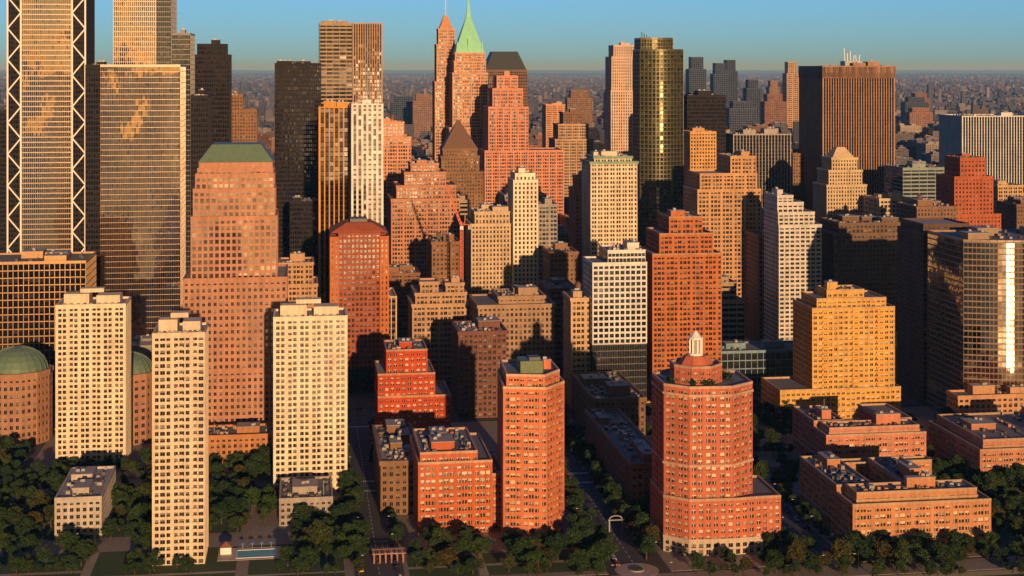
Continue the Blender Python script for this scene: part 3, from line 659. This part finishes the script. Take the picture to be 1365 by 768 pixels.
box(mb,-12,-7.5,0,6,.12,3.0,WHITE); frust(mb,rect(-12.5,-7,-.5,6.5),3.0,rect(-10,-9.5,2.5,3.5),4.6,plain('pool_house_roof',(.3,.13,.08)))
for x in(-3,1,5,9): cyl(mb,x,6.6,.05,.12,2.2,WHITE,6); cyl(mb,x,6.6,1.2,2.2,2.8,plain('sunshade_blue',(.10,.25,.5)),10,.05)
mb.obj('swimming_pool',(-111,634,.15),GR)
mb=MB()
for x in(-3.2,2.6): box(mb,x,x+.6,0,.6,0,5.5,METAL)
for i in range(8):
    a,b2=math.pi*i/8,math.pi*(i+1)/8; beam(mb,(2.9*math.cos(a),.3,5.5+1.6*math.sin(a)),(2.9*math.cos(b2),.3,5.5+1.6*math.sin(b2)),.2,METAL)
box(mb,-3.6,3.6,-.1,.7,5.0,5.4,METAL); mb.obj('garden_gate_arch',(46,664,.15),GR)
mb=MB(); cyl(mb,0,0,9,0,.1,plain('plaza_stone',(.40,.31,.24)),36); cyl(mb,0,0,3,.1,.6,KERB,24); cyl(mb,0,0,2.6,.6,.75,LAWN,24); mb.obj('round_plaza',(51,613,.16),GR)
# crane
CO=plain('crane_paint',(.60,.12,.04),.5); mb=MB()
def truss(a,b2,s,mat):
    a=Vector(a);b2=Vector(b2);n=max(3,int((b2-a).length/3)); off=[Vector((s,0,0)),Vector((-s,0,0)),Vector((0,s,s*.6))]
    for o in off: beam(mb,a+o,b2+o,.22,mat)
    for i in range(n):
        p=a.lerp(b2,i/n);q=a.lerp(b2,(i+1)/n)
        for j in range(3): beam(mb,p+off[j],q+off[(j+1)%3],.13,mat)
truss((0,0,0),(0,0,95),1.0,CO); truss((0,0,92),(-11,0,122),.7,CO); truss((0,0,93),(6,0,93),.8,CO); box(mb,4.5,7,-1,1,90,93,METAL); box(mb,-1.2,1.2,-1.4,1.0,90,92.5,WHITE); beam(mb,(2,0,93),(2.5,0,101),.25,CO); beam(mb,(2.5,0,101),(-11,0,122),.06,DARK); beam(mb,(2.5,0,101),(6,0,93),.06,DARK)
mb.obj('tower_crane',(-36,1075,0),0)
# ------------------------------------------------------------ haze
m=bpy.data.materials.new('air_haze'); m.use_nodes=True; nt=m.node_tree; nt.nodes.clear()
o=nt.nodes.new('ShaderNodeOutputMaterial'); vs=nt.nodes.new('ShaderNodeVolumeScatter'); vs.inputs['Color'].default_value=(.20,.52,1,1); vs.inputs['Density'].default_value=.00003
nt.links.new(vs.outputs[0],o.inputs['Volume'])
mb=MB(); mb.quads(boxq([(-60000,60000,-2000,90000,-1,420)]),m); mb.obj('atmospheric_haze')
# ------------------------------------------------------------ light, camera
EL=math.radians(8.5); AZ=math.radians(12)
w=bpy.data.worlds.new('World'); SC.world=w; w.use_nodes=True; nt=w.node_tree
sky=nt.nodes.new('ShaderNodeTexSky'); sky.sky_type='NISHITA'; sky.sun_disc=False
sky.sun_elevation=EL; sky.sun_rotation=math.pi-AZ; sky.air_density=1.0; sky.dust_density=.2; sky.ozone_density=3.0
tc=nt.nodes.new('ShaderNodeTexCoord'); dp=nt.nodes.new('ShaderNodeVectorMath'); dp.operation='DOT_PRODUCT'
nt.links.new(tc.outputs['Generated'],dp.inputs[0]); dp.inputs[1].default_value=(math.sin(AZ),-math.cos(AZ),0)
mr=nt.nodes.new('ShaderNodeMapRange'); mr.inputs['From Min'].default_value=-.75; mr.inputs['From Max'].default_value=.5; nt.links.new(dp.outputs['Value'],mr.inputs['Value'])
tint=mix_(nt,mr.outputs[0],(.80,1.55,3.1),(.80,.60,.40))
fin=mix_(nt,1.0,sky.outputs[0],tint,'MULTIPLY')
bg=nt.nodes['Background']; nt.links.new(fin,bg.inputs[0]); bg.inputs[1].default_value=.06
sl=bpy.data.lights.new('sun','SUN'); sl.energy=5; sl.angle=math.radians(.5); sl.color=(1,.61,.32)
so=bpy.data.objects.new('sun',sl); SC.collection.objects.link(so)
ts=Vector((math.sin(AZ)*math.cos(EL),-math.cos(AZ)*math.cos(EL),math.sin(EL))); so.rotation_euler=ts.to_track_quat('Z','Y').to_euler(); so.location=ts*1000
c=bpy.data.cameras.new('camera'); co=bpy.data.objects.new('camera',c); SC.collection.objects.link(co); SC.camera=co
co.location=(0,0,CAMH); co.rotation_euler=(math.pi/2,0,0); c.sensor_width=36; c.lens=36*2000/1365; c.shift_y=-292/1365; c.clip_start=1; c.clip_end=400000
SC.view_settings.view_transform='Standard'; SC.view_settings.look='None'; SC.view_settings.exposure=0
print('fillers',cnt,'trees',len(TP))
